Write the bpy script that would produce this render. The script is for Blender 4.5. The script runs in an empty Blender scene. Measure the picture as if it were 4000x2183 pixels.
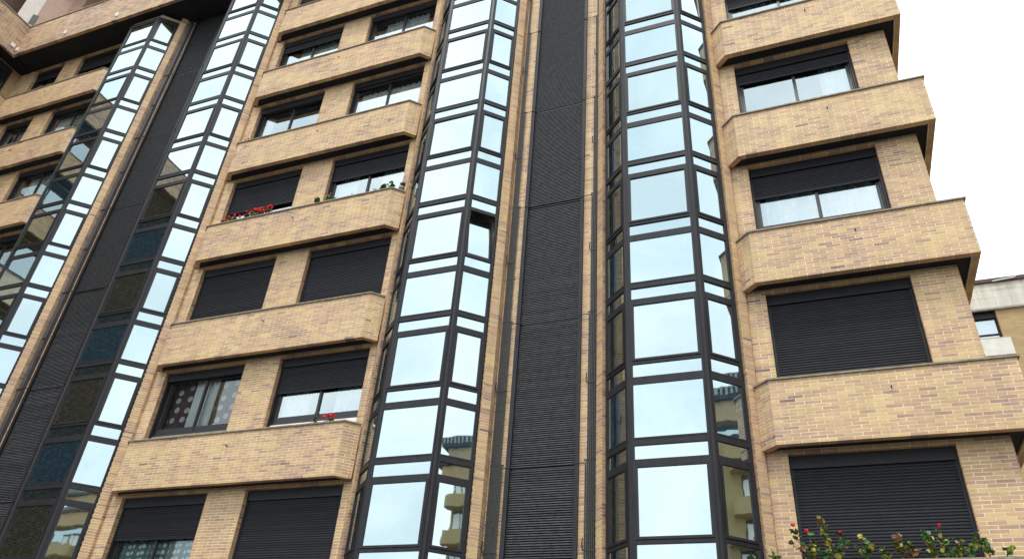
import bpy, math, random
from mathutils import Vector, Matrix, noise
random.seed(7)
D = bpy.data
sc = bpy.context.scene
col = sc.collection

# ------------------------------------------------------------------ camera
YAW, PITCH, ROLL = -0.40804, 0.58536, 0.080822
CAM = Vector((0.0, -11.0721, 0.5063)); FPX = 2957.75
fw = Vector((math.sin(YAW)*math.cos(PITCH), math.cos(YAW)*math.cos(PITCH), math.sin(PITCH)))
r0 = Vector((math.cos(YAW), -math.sin(YAW), 0)); u0 = r0.cross(fw)
RT = r0*math.cos(ROLL) + u0*math.sin(ROLL); UP = -r0*math.sin(ROLL) + u0*math.cos(ROLL)
cam = D.objects.new('camera', D.cameras.new('camera')); col.objects.link(cam)
cam.matrix_world = Matrix(((RT.x, UP.x, -fw.x, CAM.x), (RT.y, UP.y, -fw.y, CAM.y), (RT.z, UP.z, -fw.z, CAM.z), (0, 0, 0, 1)))
cam.data.sensor_width = 36; cam.data.lens = FPX/4000*36; cam.data.clip_end = 2000
sc.camera = cam
sc.render.resolution_x, sc.render.resolution_y = 1024, 558
def project(P):
    d = Vector(P) - CAM; c = d.dot(fw)
    if c < .1: return None
    return 2000 + FPX*d.dot(RT)/c, 1091.5 - FPX*d.dot(UP)/c, FPX/c

# ------------------------------------------------------------------ sky and sun
SUN_EL, SUN_AZ = math.radians(60), math.radians(172)     # azimuth clockwise from +Y: high, behind the camera, a little to the right
world = D.worlds.new('World'); sc.world = world; world.use_nodes = True
nt = world.node_tree; nt.nodes.clear()
def N(tree, t, **kw):
    n = tree.nodes.new(t)
    for k, v in kw.items(): setattr(n, k, v)
    return n
sky = N(nt, 'ShaderNodeTexSky', sky_type='NISHITA', sun_disc=False)
sky.sun_elevation = SUN_EL; sky.sun_rotation = SUN_AZ
bg1 = N(nt, 'ShaderNodeBackground'); bg1.inputs[1].default_value = .12
bg2 = N(nt, 'ShaderNodeBackground'); bg2.inputs[1].default_value = 1.0
tc = N(nt, 'ShaderNodeTexCoord')
nz = N(nt, 'ShaderNodeTexNoise'); nz.inputs['Scale'].default_value = 3.3; nz.inputs['Detail'].default_value = 7; nz.inputs['Roughness'].default_value = .55
nz.inputs['Distortion'].default_value = .4
ramp = N(nt, 'ShaderNodeValToRGB')
ramp.color_ramp.elements[0].position = .33; ramp.color_ramp.elements[0].color = (1.26, 1.48, 1.60, 1)
ramp.color_ramp.elements[1].position = .68; ramp.color_ramp.elements[1].color = (1.95, 2.0, 2.02, 1)
e_ = ramp.color_ramp.elements.new(.50); e_.color = (1.62, 1.78, 1.85, 1)
msk = N(nt, 'ShaderNodeMapRange'); msk.inputs['From Min'].default_value = .32; msk.inputs['From Max'].default_value = .5
msk.inputs['To Min'].default_value = .9; msk.inputs['To Max'].default_value = 1.0
mix = N(nt, 'ShaderNodeMixShader'); out = N(nt, 'ShaderNodeOutputWorld')
L = nt.links.new
L(tc.outputs['Generated'], nz.inputs['Vector']); L(nz.outputs['Fac'], ramp.inputs['Fac']); L(nz.outputs['Fac'], msk.inputs['Value'])
L(sky.outputs[0], bg1.inputs[0]); L(ramp.outputs[0], bg2.inputs[0])
L(msk.outputs[0], mix.inputs[0]); L(bg1.outputs[0], mix.inputs[1]); L(bg2.outputs[0], mix.inputs[2]); L(mix.outputs[0], out.inputs[0])
sun = D.objects.new('sun', D.lights.new('sun', 'SUN')); col.objects.link(sun)
sun.data.energy = 1.4; sun.data.angle = math.radians(14); sun.data.color = (1, .96, .9)
sdir = Vector((math.sin(SUN_AZ)*math.cos(SUN_EL), math.cos(SUN_AZ)*math.cos(SUN_EL), math.sin(SUN_EL)))
sun.rotation_euler = sdir.to_track_quat('Z', 'Y').to_euler()
vs = sc.view_settings; vs.view_transform = 'Standard'; vs.look = 'None'; vs.exposure = 0.22; vs.gamma = 1; vs.use_curve_mapping = False

# ------------------------------------------------------------------ materials
MATS = {}
def newmat(name):
    m = D.materials.new(name); m.use_nodes = True; MATS[name] = m
    return m, m.node_tree, m.node_tree.nodes['Principled BSDF']
def plain(name, c, rough=.6, metal=0, spec=.5, var=.12, scale=6, bump=0, streak=False):
    m, t, b = newmat(name)
    b.inputs['Roughness'].default_value = rough; b.inputs['Metallic'].default_value = metal
    b.inputs['Specular IOR Level'].default_value = spec
    g = N(t, 'ShaderNodeNewGeometry'); n = N(t, 'ShaderNodeTexNoise'); n.inputs['Scale'].default_value = scale; n.inputs['Detail'].default_value = 5
    if streak:
        mp = N(t, 'ShaderNodeMapping'); mp.inputs['Scale'].default_value = (1, 1, .15)
        t.links.new(g.outputs['Position'], mp.inputs[0]); t.links.new(mp.outputs[0], n.inputs['Vector'])
    else: t.links.new(g.outputs['Position'], n.inputs['Vector'])
    mr = N(t, 'ShaderNodeMapRange'); mr.inputs['From Min'].default_value = .3; mr.inputs['From Max'].default_value = .7
    mr.inputs['To Min'].default_value = 1-var; mr.inputs['To Max'].default_value = 1+var
    t.links.new(n.outputs['Fac'], mr.inputs['Value'])
    mx = N(t, 'ShaderNodeVectorMath', operation='SCALE'); mx.inputs[0].default_value = c
    t.links.new(mr.outputs[0], mx.inputs['Scale']); t.links.new(mx.outputs[0], b.inputs['Base Color'])
    if bump:
        bp = N(t, 'ShaderNodeBump'); bp.inputs['Strength'].default_value = bump; bp.inputs['Distance'].default_value = .004
        n2 = N(t, 'ShaderNodeTexNoise'); n2.inputs['Scale'].default_value = 60; t.links.new(g.outputs['Position'], n2.inputs['Vector'])
        t.links.new(n2.outputs['Fac'], bp.inputs['Height']); t.links.new(bp.outputs[0], b.inputs['Normal'])
    return m

def vary(name, amount):
    m = MATS[name]; t = m.node_tree; b = t.nodes['Principled BSDF']; src = b.inputs['Base Color'].links[0].from_socket
    oi = N(t, 'ShaderNodeObjectInfo'); mr = N(t, 'ShaderNodeMapRange'); mr.inputs['To Min'].default_value = 1-amount; mr.inputs['To Max'].default_value = 1+amount
    t.links.new(oi.outputs['Random'], mr.inputs['Value']); sc_ = N(t, 'ShaderNodeVectorMath', operation='SCALE')
    t.links.new(src, sc_.inputs[0]); t.links.new(mr.outputs[0], sc_.inputs['Scale']); t.links.new(sc_.outputs[0], b.inputs['Base Color'])
def brick_material():
    m, t, b = newmat('brick'); b.inputs['Roughness'].default_value = .62; b.inputs['Specular IOR Level'].default_value = .35
    at = N(t, 'ShaderNodeAttribute', attribute_name='tone')
    g = N(t, 'ShaderNodeNewGeometry')
    n = N(t, 'ShaderNodeTexNoise'); n.inputs['Scale'].default_value = 7; n.inputs['Detail'].default_value = 4
    t.links.new(g.outputs['Position'], n.inputs['Vector'])
    add = N(t, 'ShaderNodeMath', operation='MULTIPLY_ADD'); add.inputs[1].default_value = .5; add.inputs[2].default_value = -.25
    t.links.new(n.outputs['Fac'], add.inputs[0])
    s = N(t, 'ShaderNodeMath', operation='ADD'); t.links.new(at.outputs['Fac'], s.inputs[0]); t.links.new(add.outputs[0], s.inputs[1])
    r = N(t, 'ShaderNodeValToRGB'); cr = r.color_ramp
    stops = [(0, (.64, .448, .218)), (.28, (.575, .374, .195)), (.46, (.525, .328, .195)), (.64, (.455, .275, .182)), (.84, (.36, .22, .165)), (1, (.22, .137, .115))]
    cr.elements[0].position = 0; cr.elements[0].color = (*stops[0][1], 1); cr.elements[1].position = 1; cr.elements[1].color = (*stops[-1][1], 1)
    for p, c in stops[1:-1]:
        e = cr.elements.new(p); e.color = (*c, 1)
    t.links.new(s.outputs[0], r.inputs['Fac'])
    # soot and rain streaks, stretched down the wall
    mp = N(t, 'ShaderNodeMapping'); mp.inputs['Scale'].default_value = (3.0, 3.0, .7); t.links.new(g.outputs['Position'], mp.inputs[0])
    n2 = N(t, 'ShaderNodeTexNoise'); n2.inputs['Scale'].default_value = 1.6; n2.inputs['Detail'].default_value = 6; t.links.new(mp.outputs[0], n2.inputs['Vector'])
    mr = N(t, 'ShaderNodeMapRange'); mr.inputs['From Min'].default_value = .35; mr.inputs['From Max'].default_value = .65; mr.inputs['To Min'].default_value = .88; mr.inputs['To Max'].default_value = 1.05
    t.links.new(n2.outputs['Fac'], mr.inputs['Value'])
    n3 = N(t, 'ShaderNodeTexNoise'); n3.inputs['Scale'].default_value = 90; n3.inputs['Detail'].default_value = 3; t.links.new(g.outputs['Position'], n3.inputs['Vector'])
    mr3 = N(t, 'ShaderNodeMapRange'); mr3.inputs['To Min'].default_value = .82; mr3.inputs['To Max'].default_value = 1.18; t.links.new(n3.outputs['Fac'], mr3.inputs['Value'])
    mu = N(t, 'ShaderNodeMath', operation='MULTIPLY'); t.links.new(mr.outputs[0], mu.inputs[0]); t.links.new(mr3.outputs[0], mu.inputs[1])
    sc_ = N(t, 'ShaderNodeVectorMath', operation='SCALE'); t.links.new(r.outputs[0], sc_.inputs[0]); t.links.new(mu.outputs[0], sc_.inputs['Scale'])
    t.links.new(sc_.outputs[0], b.inputs['Base Color'])
    bp = N(t, 'ShaderNodeBump'); bp.inputs['Strength'].default_value = .35; bp.inputs['Distance'].default_value = .003
    t.links.new(n3.outputs['Fac'], bp.inputs['Height']); t.links.new(bp.outputs[0], b.inputs['Normal'])
brick_material()
plain('mortar', (.80, .70, .52), .9, spec=.2, var=.2, scale=3)
plain('coping', (.27, .225, .165), .8, spec=.3, var=.25, scale=9, bump=.3)
plain('bronze', (.021, .019, .023), .42, spec=.24, var=.25, scale=14, streak=True)
plain('window_frame', (.014, .013, .016), .4, var=.2)
plain('bronze_dark', (.010, .010, .012), .5, var=.2)
plain('louvre', (.064, .063, .066), .6, spec=.2, var=.3, scale=11, streak=False)
plain('louvre_back', (.006, .006, .007), .8)
plain('shutter', (.017, .017, .022), .5, spec=.3, var=.15, scale=9)
vary('shutter', .22); vary('louvre', .2)
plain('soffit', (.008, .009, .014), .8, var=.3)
plain('steel', (.035, .034, .034), .45, var=.3, scale=30)
plain('duct', (.06, .055, .065), .5, var=.2)
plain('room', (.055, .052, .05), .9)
plain('room_warm', (.5, .43, .25), .9)
plain('sill', (.75, .74, .70), .6)
plain('white_lamp', (.75, .75, .72), .5)
plain('stone', (.70, .67, .60), .85, spec=.25, var=.2, scale=3, bump=.4, streak=True)
plain('plaster', (.56, .50, .46), .85, spec=.25, var=.1, scale=12, bump=.5)
plain('wood', (.075, .035, .03), .6, var=.3, scale=5)
plain('concrete', (.36, .35, .33), .85, var=.1)
plain('asphalt', (.05, .05, .052), .85, var=.2, scale=8)
plain('paving', (.085, .08, .075), .85, var=.15, scale=4)
plain('curtain', (.80, .82, .80), .9, var=.05)
plain('curtain_teal', (.30, .42, .38), .9, var=.25, scale=12)
plain('red_wood', (.16, .05, .03), .6)
plain('terracotta', (.42, .30, .22), .8)
plain('stem', (.10, .085, .04), .8)
plain('leaf_green', (.055, .13, .025), .5, var=.4, scale=18)
plain('leaf_yellow', (.36, .32, .05), .5, var=.4, scale=18)
plain('leaf_red', (.15, .065, .03), .5, var=.4, scale=18)
plain('leaf_grey', (.14, .17, .13), .6, var=.3, scale=18)
plain('petal_red', (.80, .012, .025), .55, var=.2, scale=30)
plain('petal_pale', (.75, .62, .52), .6)

def glass_material(name, tint, fac, base, see=False, ripple=.02):
    m = D.materials.new(name); m.use_nodes = True; MATS[name] = m; t = m.node_tree; t.nodes.clear()
    o = N(t, 'ShaderNodeOutputMaterial'); g = N(t, 'ShaderNodeNewGeometry')
    n = N(t, 'ShaderNodeTexNoise'); n.inputs['Scale'].default_value = 1.7; n.inputs['Detail'].default_value = 2; t.links.new(g.outputs['Position'], n.inputs['Vector'])
    bp = N(t, 'ShaderNodeBump'); bp.inputs['Strength'].default_value = 1; bp.inputs['Distance'].default_value = ripple; t.links.new(n.outputs['Fac'], bp.inputs['Height'])
    gl = N(t, 'ShaderNodeBsdfGlossy'); gl.inputs['Color'].default_value = (*tint, 1); gl.inputs['Roughness'].default_value = .015
    t.links.new(bp.outputs[0], gl.inputs['Normal'])
    if see: bs = N(t, 'ShaderNodeBsdfTransparent'); bs.inputs[0].default_value = (*base, 1)
    else: bs = N(t, 'ShaderNodeBsdfDiffuse'); bs.inputs[0].default_value = (*base, 1)
    fr = N(t, 'ShaderNodeFresnel'); fr.inputs['IOR'].default_value = 1.5
    ma = N(t, 'ShaderNodeMath', operation='MULTIPLY_ADD', use_clamp=True); ma.inputs[1].default_value = 1.0; ma.inputs[2].default_value = fac
    t.links.new(fr.outputs[0], ma.inputs[0])
    # faint film of dirt
    df = N(t, 'ShaderNodeBsdfDiffuse'); df.inputs[0].default_value = (.5, .5, .48, 1)
    n2 = N(t, 'ShaderNodeTexNoise'); n2.inputs['Scale'].default_value = 9; n2.inputs['Detail'].default_value = 6; t.links.new(g.outputs['Position'], n2.inputs['Vector'])
    mr = N(t, 'ShaderNodeMapRange'); mr.inputs['From Min'].default_value = .45; mr.inputs['From Max'].default_value = .8; mr.inputs['To Max'].default_value = .05; mr.inputs['To Min'].default_value = .006
    t.links.new(n2.outputs['Fac'], mr.inputs['Value'])
    mx = N(t, 'ShaderNodeMixShader'); t.links.new(ma.outputs[0], mx.inputs[0]); t.links.new(bs.outputs[0], mx.inputs[1]); t.links.new(gl.outputs[0], mx.inputs[2])
    mx2 = N(t, 'ShaderNodeMixShader'); t.links.new(mr.outputs[0], mx2.inputs[0]); t.links.new(mx.outputs[0], mx2.inputs[1]); t.links.new(df.outputs[0], mx2.inputs[2])
    t.links.new(mx2.outputs[0], o.inputs[0])
glass_material('mirror_glass', (.54, .63, .645), .74, (.02, .03, .03), ripple=.0010)
glass_material('mirror_glass_blue', (.54, .63, .645), .74, (.006, .06, .11), ripple=.0010)
glass_material('mirror_glass_olive', (.54, .63, .645), .74, (.065, .05, .015), ripple=.0010)
glass_material('window_glass', (.84, .92, .95), .38, (.80, .84, .84), see=True, ripple=.0005)

glass_material('clear_glass', (.6, .68, .72), .10, (.86, .9, .9), see=True, ripple=.0005)
def disc_material(name, ground, disc, freq, rad, jitter=False):
    m, t, b = newmat(name); b.inputs['Roughness'].default_value = .9
    g = N(t, 'ShaderNodeNewGeometry'); sx = N(t, 'ShaderNodeSeparateXYZ'); t.links.new(g.outputs['Position'], sx.inputs[0])
    cb = N(t, 'ShaderNodeCombineXYZ'); t.links.new(sx.outputs[0], cb.inputs[0]); t.links.new(sx.outputs[2], cb.inputs[1])
    v = N(t, 'ShaderNodeTexVoronoi', voronoi_dimensions='2D'); v.inputs['Scale'].default_value = freq; v.inputs['Randomness'].default_value = .55 if jitter else 0
    t.links.new(cb.outputs[0], v.inputs['Vector'])
    lt = N(t, 'ShaderNodeMath', operation='LESS_THAN'); lt.inputs[1].default_value = rad; t.links.new(v.outputs['Distance'], lt.inputs[0])
    mx = N(t, 'ShaderNodeMix', data_type='RGBA'); t.links.new(lt.outputs[0], mx.inputs[0])
    mx.inputs[6].default_value = (*ground, 1); mx.inputs[7].default_value = (*disc, 1); t.links.new(mx.outputs[2], b.inputs['Base Color'])
disc_material('curtain_swirl', (.07, .035, .035), (.52, .49, .45), 3.9, .27, True)
disc_material('curtain_discs', (.12, .22, .22), (.78, .82, .78), 7.5, .28)
disc_material('curtain_lace', (.85, .88, .88), (.32, .45, .52), 30, .26)

def wallbrick(name, c1, c2, mort, rot=0):
    m, t, b = newmat(name); b.inputs['Roughness'].default_value = .8
    g = N(t, 'ShaderNodeNewGeometry'); sx = N(t, 'ShaderNodeSeparateXYZ'); t.links.new(g.outputs['Position'], sx.inputs[0])
    ad = N(t, 'ShaderNodeMath', operation='ADD'); t.links.new(sx.outputs[0], ad.inputs[0]); t.links.new(sx.outputs[1], ad.inputs[1])
    cb = N(t, 'ShaderNodeCombineXYZ'); t.links.new(ad.outputs[0], cb.inputs[0]); t.links.new(sx.outputs[2], cb.inputs[1])
    br = N(t, 'ShaderNodeTexBrick'); br.inputs['Scale'].default_value = 1; br.inputs['Brick Width'].default_value = .24; br.inputs['Row Height'].default_value = .0555
    br.inputs['Mortar Size'].default_value = .004; br.inputs['Color1'].default_value = (*c1, 1); br.inputs['Color2'].default_value = (*c2, 1); br.inputs['Mortar'].default_value = (*mort, 1)
    t.links.new(cb.outputs[0], br.inputs['Vector']); t.links.new(br.outputs['Color'], b.inputs['Base Color'])
wallbrick('far_brick', (.50, .36, .17), (.40, .26, .15), (.46, .36, .2))
wallbrick('yellow_brick', (.43, .335, .16), (.37, .28, .14), (.36, .29, .16))
wallbrick('pink_brick', (.44, .29, .22), (.38, .24, .18), (.15, .10, .08))

# ------------------------------------------------------------------ mesh helpers
class MB:
    def __init__(s): s.v = []; s.f = []; s.tone = None
    def box(s, x0, x1, y0, y1, z0, z1):
        return s.hexa([(x0, y0), (x1, y0), (x1, y1), (x0, y1)], z0, z1)
    def hexa(s, p, z0, z1):
        b = len(s.v); n = len(p)
        s.v += [(q[0], q[1], z0) for q in p] + [(q[0], q[1], z1) for q in p]
        s.f.append(tuple(b+i for i in reversed(range(n)))); s.f.append(tuple(b+n+i for i in range(n)))
        for i in range(n):
            j = (i+1) % n; s.f.append((b+i, b+j, b+n+j, b+n+i))
        return s
    def obox(s, o, u, n, s0, s1, d0, d1, z0, z1):      # along u, outward along n
        P = lambda a, d: (o[0]+u[0]*a+n[0]*d, o[1]+u[1]*a+n[1]*d)
        return s.hexa([P(s0, d1), P(s1, d1), P(s1, d0), P(s0, d0)], z0, z1)
    def face(s, pts):
        b = len(s.v); s.v += [tuple(p) for p in pts]; s.f.append(tuple(range(b, b+len(pts)))); return s
    def tube(s, pts, r, sides=6, taper=None):
        pts = [Vector(p) for p in pts]; rings = []
        for i, p in enumerate(pts):
            d = (pts[min(i+1, len(pts)-1)] - pts[max(i-1, 0)]).normalized()
            a = d.orthogonal().normalized(); bb = d.cross(a); rr = r if taper is None else r*(1-(1-taper)*i/(len(pts)-1))
            b0 = len(s.v)
            for k in range(sides):
                t = 2*math.pi*k/sides; q = p + a*math.cos(t)*rr + bb*math.sin(t)*rr; s.v.append(tuple(q))
            rings.append(b0)
        for i in range(len(rings)-1):
            for k in range(sides):
                k2 = (k+1) % sides; s.f.append((rings[i]+k, rings[i]+k2, rings[i+1]+k2, rings[i+1]+k))
        s.f.append(tuple(rings[0]+k for k in reversed(range(sides)))); s.f.append(tuple(rings[-1]+k for k in range(sides)))
        return s
    def mesh(s, name, mat):
        m = D.meshes.new(name); m.from_pydata(s.v, [], s.f)
        if isinstance(mat, str): m.materials.append(MATS[mat])
        else: m.materials.append(mat)
        m.update(); return m
    def build(s, name, mat, parent=None):
        return link(name, s.mesh(name, mat), parent)
def link(name, mesh, parent=None, loc=None):
    o = D.objects.new(name, mesh); col.objects.link(o)
    if parent: o.parent = parent
    if loc: o.location = loc
    return o
def empty(name, label, cat, loc=(0, 0, 0), group=None):
    o = D.objects.new(name, None); col.objects.link(o); o.location = loc; o['label'] = label; o['category'] = cat
    if group: o['group'] = group
    return o
def tag(o, label, cat, group=None):
    o['label'] = label; o['category'] = cat
    if group: o['group'] = group
    return o
def fixnormals(o):
    import bmesh
    bm = bmesh.new(); bm.from_mesh(o.data); bmesh.ops.recalc_face_normals(bm, faces=bm.faces); bm.to_mesh(o.data); bm.free()

# ------------------------------------------------------------------ ground
ZG = -1.1
g = MB().box(-300, 300, -300, 300, ZG-.5, ZG-.13).build('ground', 'paving'); g['kind'] = 'structure'
g = MB().box(-200, 200, -24, -13.5, ZG-.13+.004-.02, ZG-.126).build('road', 'asphalt'); g['kind'] = 'structure'
m_ = MB()
for x in range(-40, 12, 6): m_.box(x, x+3, -18.8, -18.68, ZG-.126, ZG-.122)
g = m_.build('road_marking', 'sill'); g['kind'] = 'structure'
g = MB().box(-200, 15, -13.3, 3, ZG-.2, ZG).build('pavement', 'paving'); g['kind'] = 'structure'
g = MB().box(-200, 15, -13.5, -13.302, ZG-.2, ZG+.004).build('kerb', 'concrete'); g['kind'] = 'structure'

# ------------------------------------------------------------------ apartment building
BLD = empty('apartment_building', 'tall tan brick apartment building with glazed bay towers and louvred shafts', 'building', (0, 0, 0))
P = 2.895; ZB0 = 4.955; ZH0 = 4.93; RH = 1.055/19; BL = .24
YF, YW = .27, .62                      # parapet face, wall face
HW = .5595
TC = [-19.728, -15.123, -6.572, -1.931]    # tower centres
zb = lambda k: ZB0 + P*k
zh = lambda k: ZH0 + P*k

BR = []      # bricks: (origin, u, n, s0, s1, depth, z0, z1, tone)
def tone_at(x, y, z):
    cl = noise.noise(Vector((x*.55+7, y*.5, z*1.1)))*.5 + noise.noise(Vector((x*1.7, y*1.5+4, z*3.2)))*.5
    t = .36 + .36*cl + random.gauss(0, .19)
    if random.random() < .045: t += .25
    return min(1, max(-.05, t))
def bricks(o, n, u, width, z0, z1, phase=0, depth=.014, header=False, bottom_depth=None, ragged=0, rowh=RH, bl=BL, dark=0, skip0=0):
    """courses of bricks on a vertical face: o = left end as seen along u, n = outward normal"""
    rows = max(1, round((z1-z0)/rowh)); rh = (z1-z0)/rows
    for r in range(rows):
        a = z0 + r*rh + (.0048 if r else .0008*(1+phase % 4)); b = z0 + (r+1)*rh - .0048
        dd = bottom_depth if (bottom_depth and r == 0) else depth
        if header or width < .2:
            e = ragged*(1 if r % 2 else 0)
            spans = [(-e + random.uniform(0, .004), width - (ragged - e)*.0)]
        else:
            spans = []; s = -bl*(.5 if (r+phase) % 2 else 0)
            while s < width - .004:
                s0, s1 = max(0, s), min(width, s+bl)
                if s1 - s0 > .03: spans.append((s0 + (.005 if s0 > 0 else .0), s1 - (.005 if s1 < width else 0)))
                s += bl
        for s0, s1 in spans:
            if r == 0 and skip0:
                if s1 < skip0+.03: continue
                s0 = max(s0, skip0)
            cx = o[0]+u[0]*(s0+s1)/2; cy = o[1]+u[1]*(s0+s1)/2
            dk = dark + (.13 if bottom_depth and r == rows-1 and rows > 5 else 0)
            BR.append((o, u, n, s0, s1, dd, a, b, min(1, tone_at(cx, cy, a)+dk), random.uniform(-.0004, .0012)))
def seg(p0, p1):
    d = Vector((p1[0]-p0[0], p1[1]-p0[1])); w = d.length; u = (d.x/w, d.y/w); n = (u[1], -u[0]); return u, n, w
def wallface(p0, p1, z0, z1, **kw):   # p0 -> p1 with the outside on the right hand
    u, n, w = seg(p0, p1); bricks(p0, n, u, w, z0, z1, **kw)
def offset(pts, d):                   # polyline offset away from the outside by d
    out_ = []
    for i, p in enumerate(pts):
        ns = []
        if i > 0: ns.append(Vector(seg(pts[i-1], p)[1]))
        if i < len(pts)-1: ns.append(Vector(seg(p, pts[i+1])[1]))
        if len(ns) == 1: m = ns[0]; k = 1
        else: m = (ns[0]+ns[1]).normalized(); k = 1/max(.3, m.dot(ns[0]))
        out_.append((p[0]-m.x*d*k, p[1]-m.y*d*k))
    return out_
def ribbon(mb, outer, inner, z0, z1):
    for i in range(len(outer)-1):
        mb.hexa([outer[i], outer[i+1], inner[i+1], inner[i]], z0, z1)

def parapet(pts, k=None, dark=0, z0=None, h=1.05, spouts=(), coping=True, brick_face=True, cop_t=.032):
    z0 = zb(k) if z0 is None else z0
    mb = MB(); ribbon(mb, offset(pts, .0018), offset(pts, .112), z0+.006, z0+h)
    pa = mb.build('parapet', 'mortar', BLD)
    if brick_face:
        for i in range(len(pts)-1):
            p0, p1 = pts[i], pts[i+1]
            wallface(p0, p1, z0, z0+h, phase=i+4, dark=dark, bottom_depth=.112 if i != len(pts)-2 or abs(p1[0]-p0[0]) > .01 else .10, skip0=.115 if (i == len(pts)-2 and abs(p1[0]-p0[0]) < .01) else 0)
    if coping:
        cb = MB(); ribbon(cb, offset(pts, -.032), offset(pts, .15), z0+h+.003, z0+h+cop_t)
        cb.build('coping', 'coping', pa)
    for x in spouts:
        s = MB().tube([(x, YF+.05, z0+.775), (x, YF-.05, z0+.76)], .012, 8)
        s.build('drain_spout', 'bronze_dark', pa)
    return pa

# --- parapets
R_PTS = [(-.64, .50), (-.41, YF), (2.97, YF), (2.97, 5.0)]
L_PTS = [(-13.70, .50), (-13.47, YF), (-8.12, YF), (-7.89, .50)]
B_PTS = [(-26.08, YF), (-21.19, YF), (-20.96, .50)]
for k in range(-1, 6):
    parapet(R_PTS, k, spouts=(1.29,) if k >= 0 else (), h=1.05 if k >= 0 else 1.19)
    parapet(L_PTS, k, spouts=(-10.79,))
    if k >= 0: parapet(B_PTS, k, spouts=(-23.9,))
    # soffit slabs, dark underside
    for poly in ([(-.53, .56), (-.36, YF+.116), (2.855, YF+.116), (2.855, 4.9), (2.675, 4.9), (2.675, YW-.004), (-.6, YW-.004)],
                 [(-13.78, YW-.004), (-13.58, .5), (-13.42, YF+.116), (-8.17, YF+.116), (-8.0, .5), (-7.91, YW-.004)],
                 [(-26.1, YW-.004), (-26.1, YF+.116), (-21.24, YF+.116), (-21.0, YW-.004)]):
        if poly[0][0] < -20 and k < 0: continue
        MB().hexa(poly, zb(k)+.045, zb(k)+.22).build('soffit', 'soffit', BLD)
# big terrace slab across the top left with the wing's return
ZS = 22.30
S_PTS = [(-26.08, -14), (-26.08, -.32), (-13.4, -.32), (-13.4, .5)]
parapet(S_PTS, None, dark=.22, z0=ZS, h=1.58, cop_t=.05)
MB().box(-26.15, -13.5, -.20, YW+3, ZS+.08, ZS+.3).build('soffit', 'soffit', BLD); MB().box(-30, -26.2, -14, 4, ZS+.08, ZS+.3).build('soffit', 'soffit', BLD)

# --- walls between the towers: piers, spandrels, openings
OPEN = {'R': [(-.28, 1.975)], 'L': [(-13.50, -11.27), (-10.34, -8.11)], 'B': [(-25.85, -24.38), (-23.45, -21.25)]}
SPAN = {'R': (-.604, 2.67), 'L': (-13.796, -7.899), 'B': (-26.8, -21.055)}
wall = MB()
ZTOP = 25.5
for key in 'RLB':
    a, b = SPAN[key]; xs = [a] + [x for o in OPEN[key] for x in o] + [b]
    k0 = -1; kt = 7
    for i in range(0, len(xs), 2):
        wall.box(xs[i]+.012, xs[i+1]-.012, YW+.002, .95, zh(-2), ZTOP)
        for k in range(k0, 7 if key != 'R' else 6):
            zlow = zb(k-1)+1.0; zup = zb(k)+.045
            if key == 'B' and k < 1: continue
            wallface((xs[i], YW), (xs[i+1], YW), zlow, zup, phase=k+i)
    for (x0, x1) in OPEN[key]:
        for k in range(k0, 7):
            wall.box(x0-.01, x1+.01, YW+.002, .95, zh(k)+.004, zh(k+1)-1.665)
            if not (key == 'B' and k < 1): wallface((x0, YW), (x1, YW), zh(k), zb(k)+.045, phase=k, bottom_depth=.08)
            if key == 'B' and k < 1: continue
            # brick reveals, shade of the recess put into a darker brick tone
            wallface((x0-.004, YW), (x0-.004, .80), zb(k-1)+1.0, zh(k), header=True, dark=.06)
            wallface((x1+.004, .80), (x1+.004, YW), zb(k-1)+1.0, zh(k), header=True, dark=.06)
# right-hand gable
wall.box(2.0, 2.665, .95, 9, zh(-2), ZTOP)
wall.build('wall', 'mortar', BLD)
wallface((2.67, YW), (2.67, 3.2), 3.0, 16, phase=1)

# --- windows
ROOM = MB()
def curtain_mesh(x0, x1, z0, z1, y, amp=.03, per=.16, seedv=0):
    mb = MB(); n = max(6, int((x1-x0)/.03)); pr_ = []
    for i in range(n+1):
        x = x0+(x1-x0)*i/n; yy = y + amp*math.sin(2*math.pi*x/per + 1.3*math.sin(x*5+seedv)) + .5*amp*noise.noise(Vector((x*9, seedv, 0)))
        pr_.append((x, yy))
    for i in range(n):
        (xa, ya), (xb, yb) = pr_[i], pr_[i+1]
        mb.face([(xa, ya, z0), (xb, yb, z0), (xb, yb+.01, z1), (xa, ya+.01, z1)])
    return mb
SLATS = []
slat_cache = {}
def slat_mesh(w):
    key = round(w, 3)
    if key not in slat_cache:
        mb = MB(); prof = [(0, .0), (-.008, .001), (-.014, .012), (-.014, .024), (-.003, .0385), (0, .0385)]
        b = len(mb.v)
        for x in (-w/2, w/2):
            for (yy, zz) in prof: mb.v.append((x, yy, zz))
        n = len(prof)
        for i in range(n-1): mb.f.append((i, n+i, n+i+1, i+1))
        mb.f.append(tuple(range(n))); mb.f.append(tuple(reversed(range(n, 2*n))))
        slat_cache[key] = mb.mesh('slat', 'shutter')
    return slat_cache[key]
nslat = [0]
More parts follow.
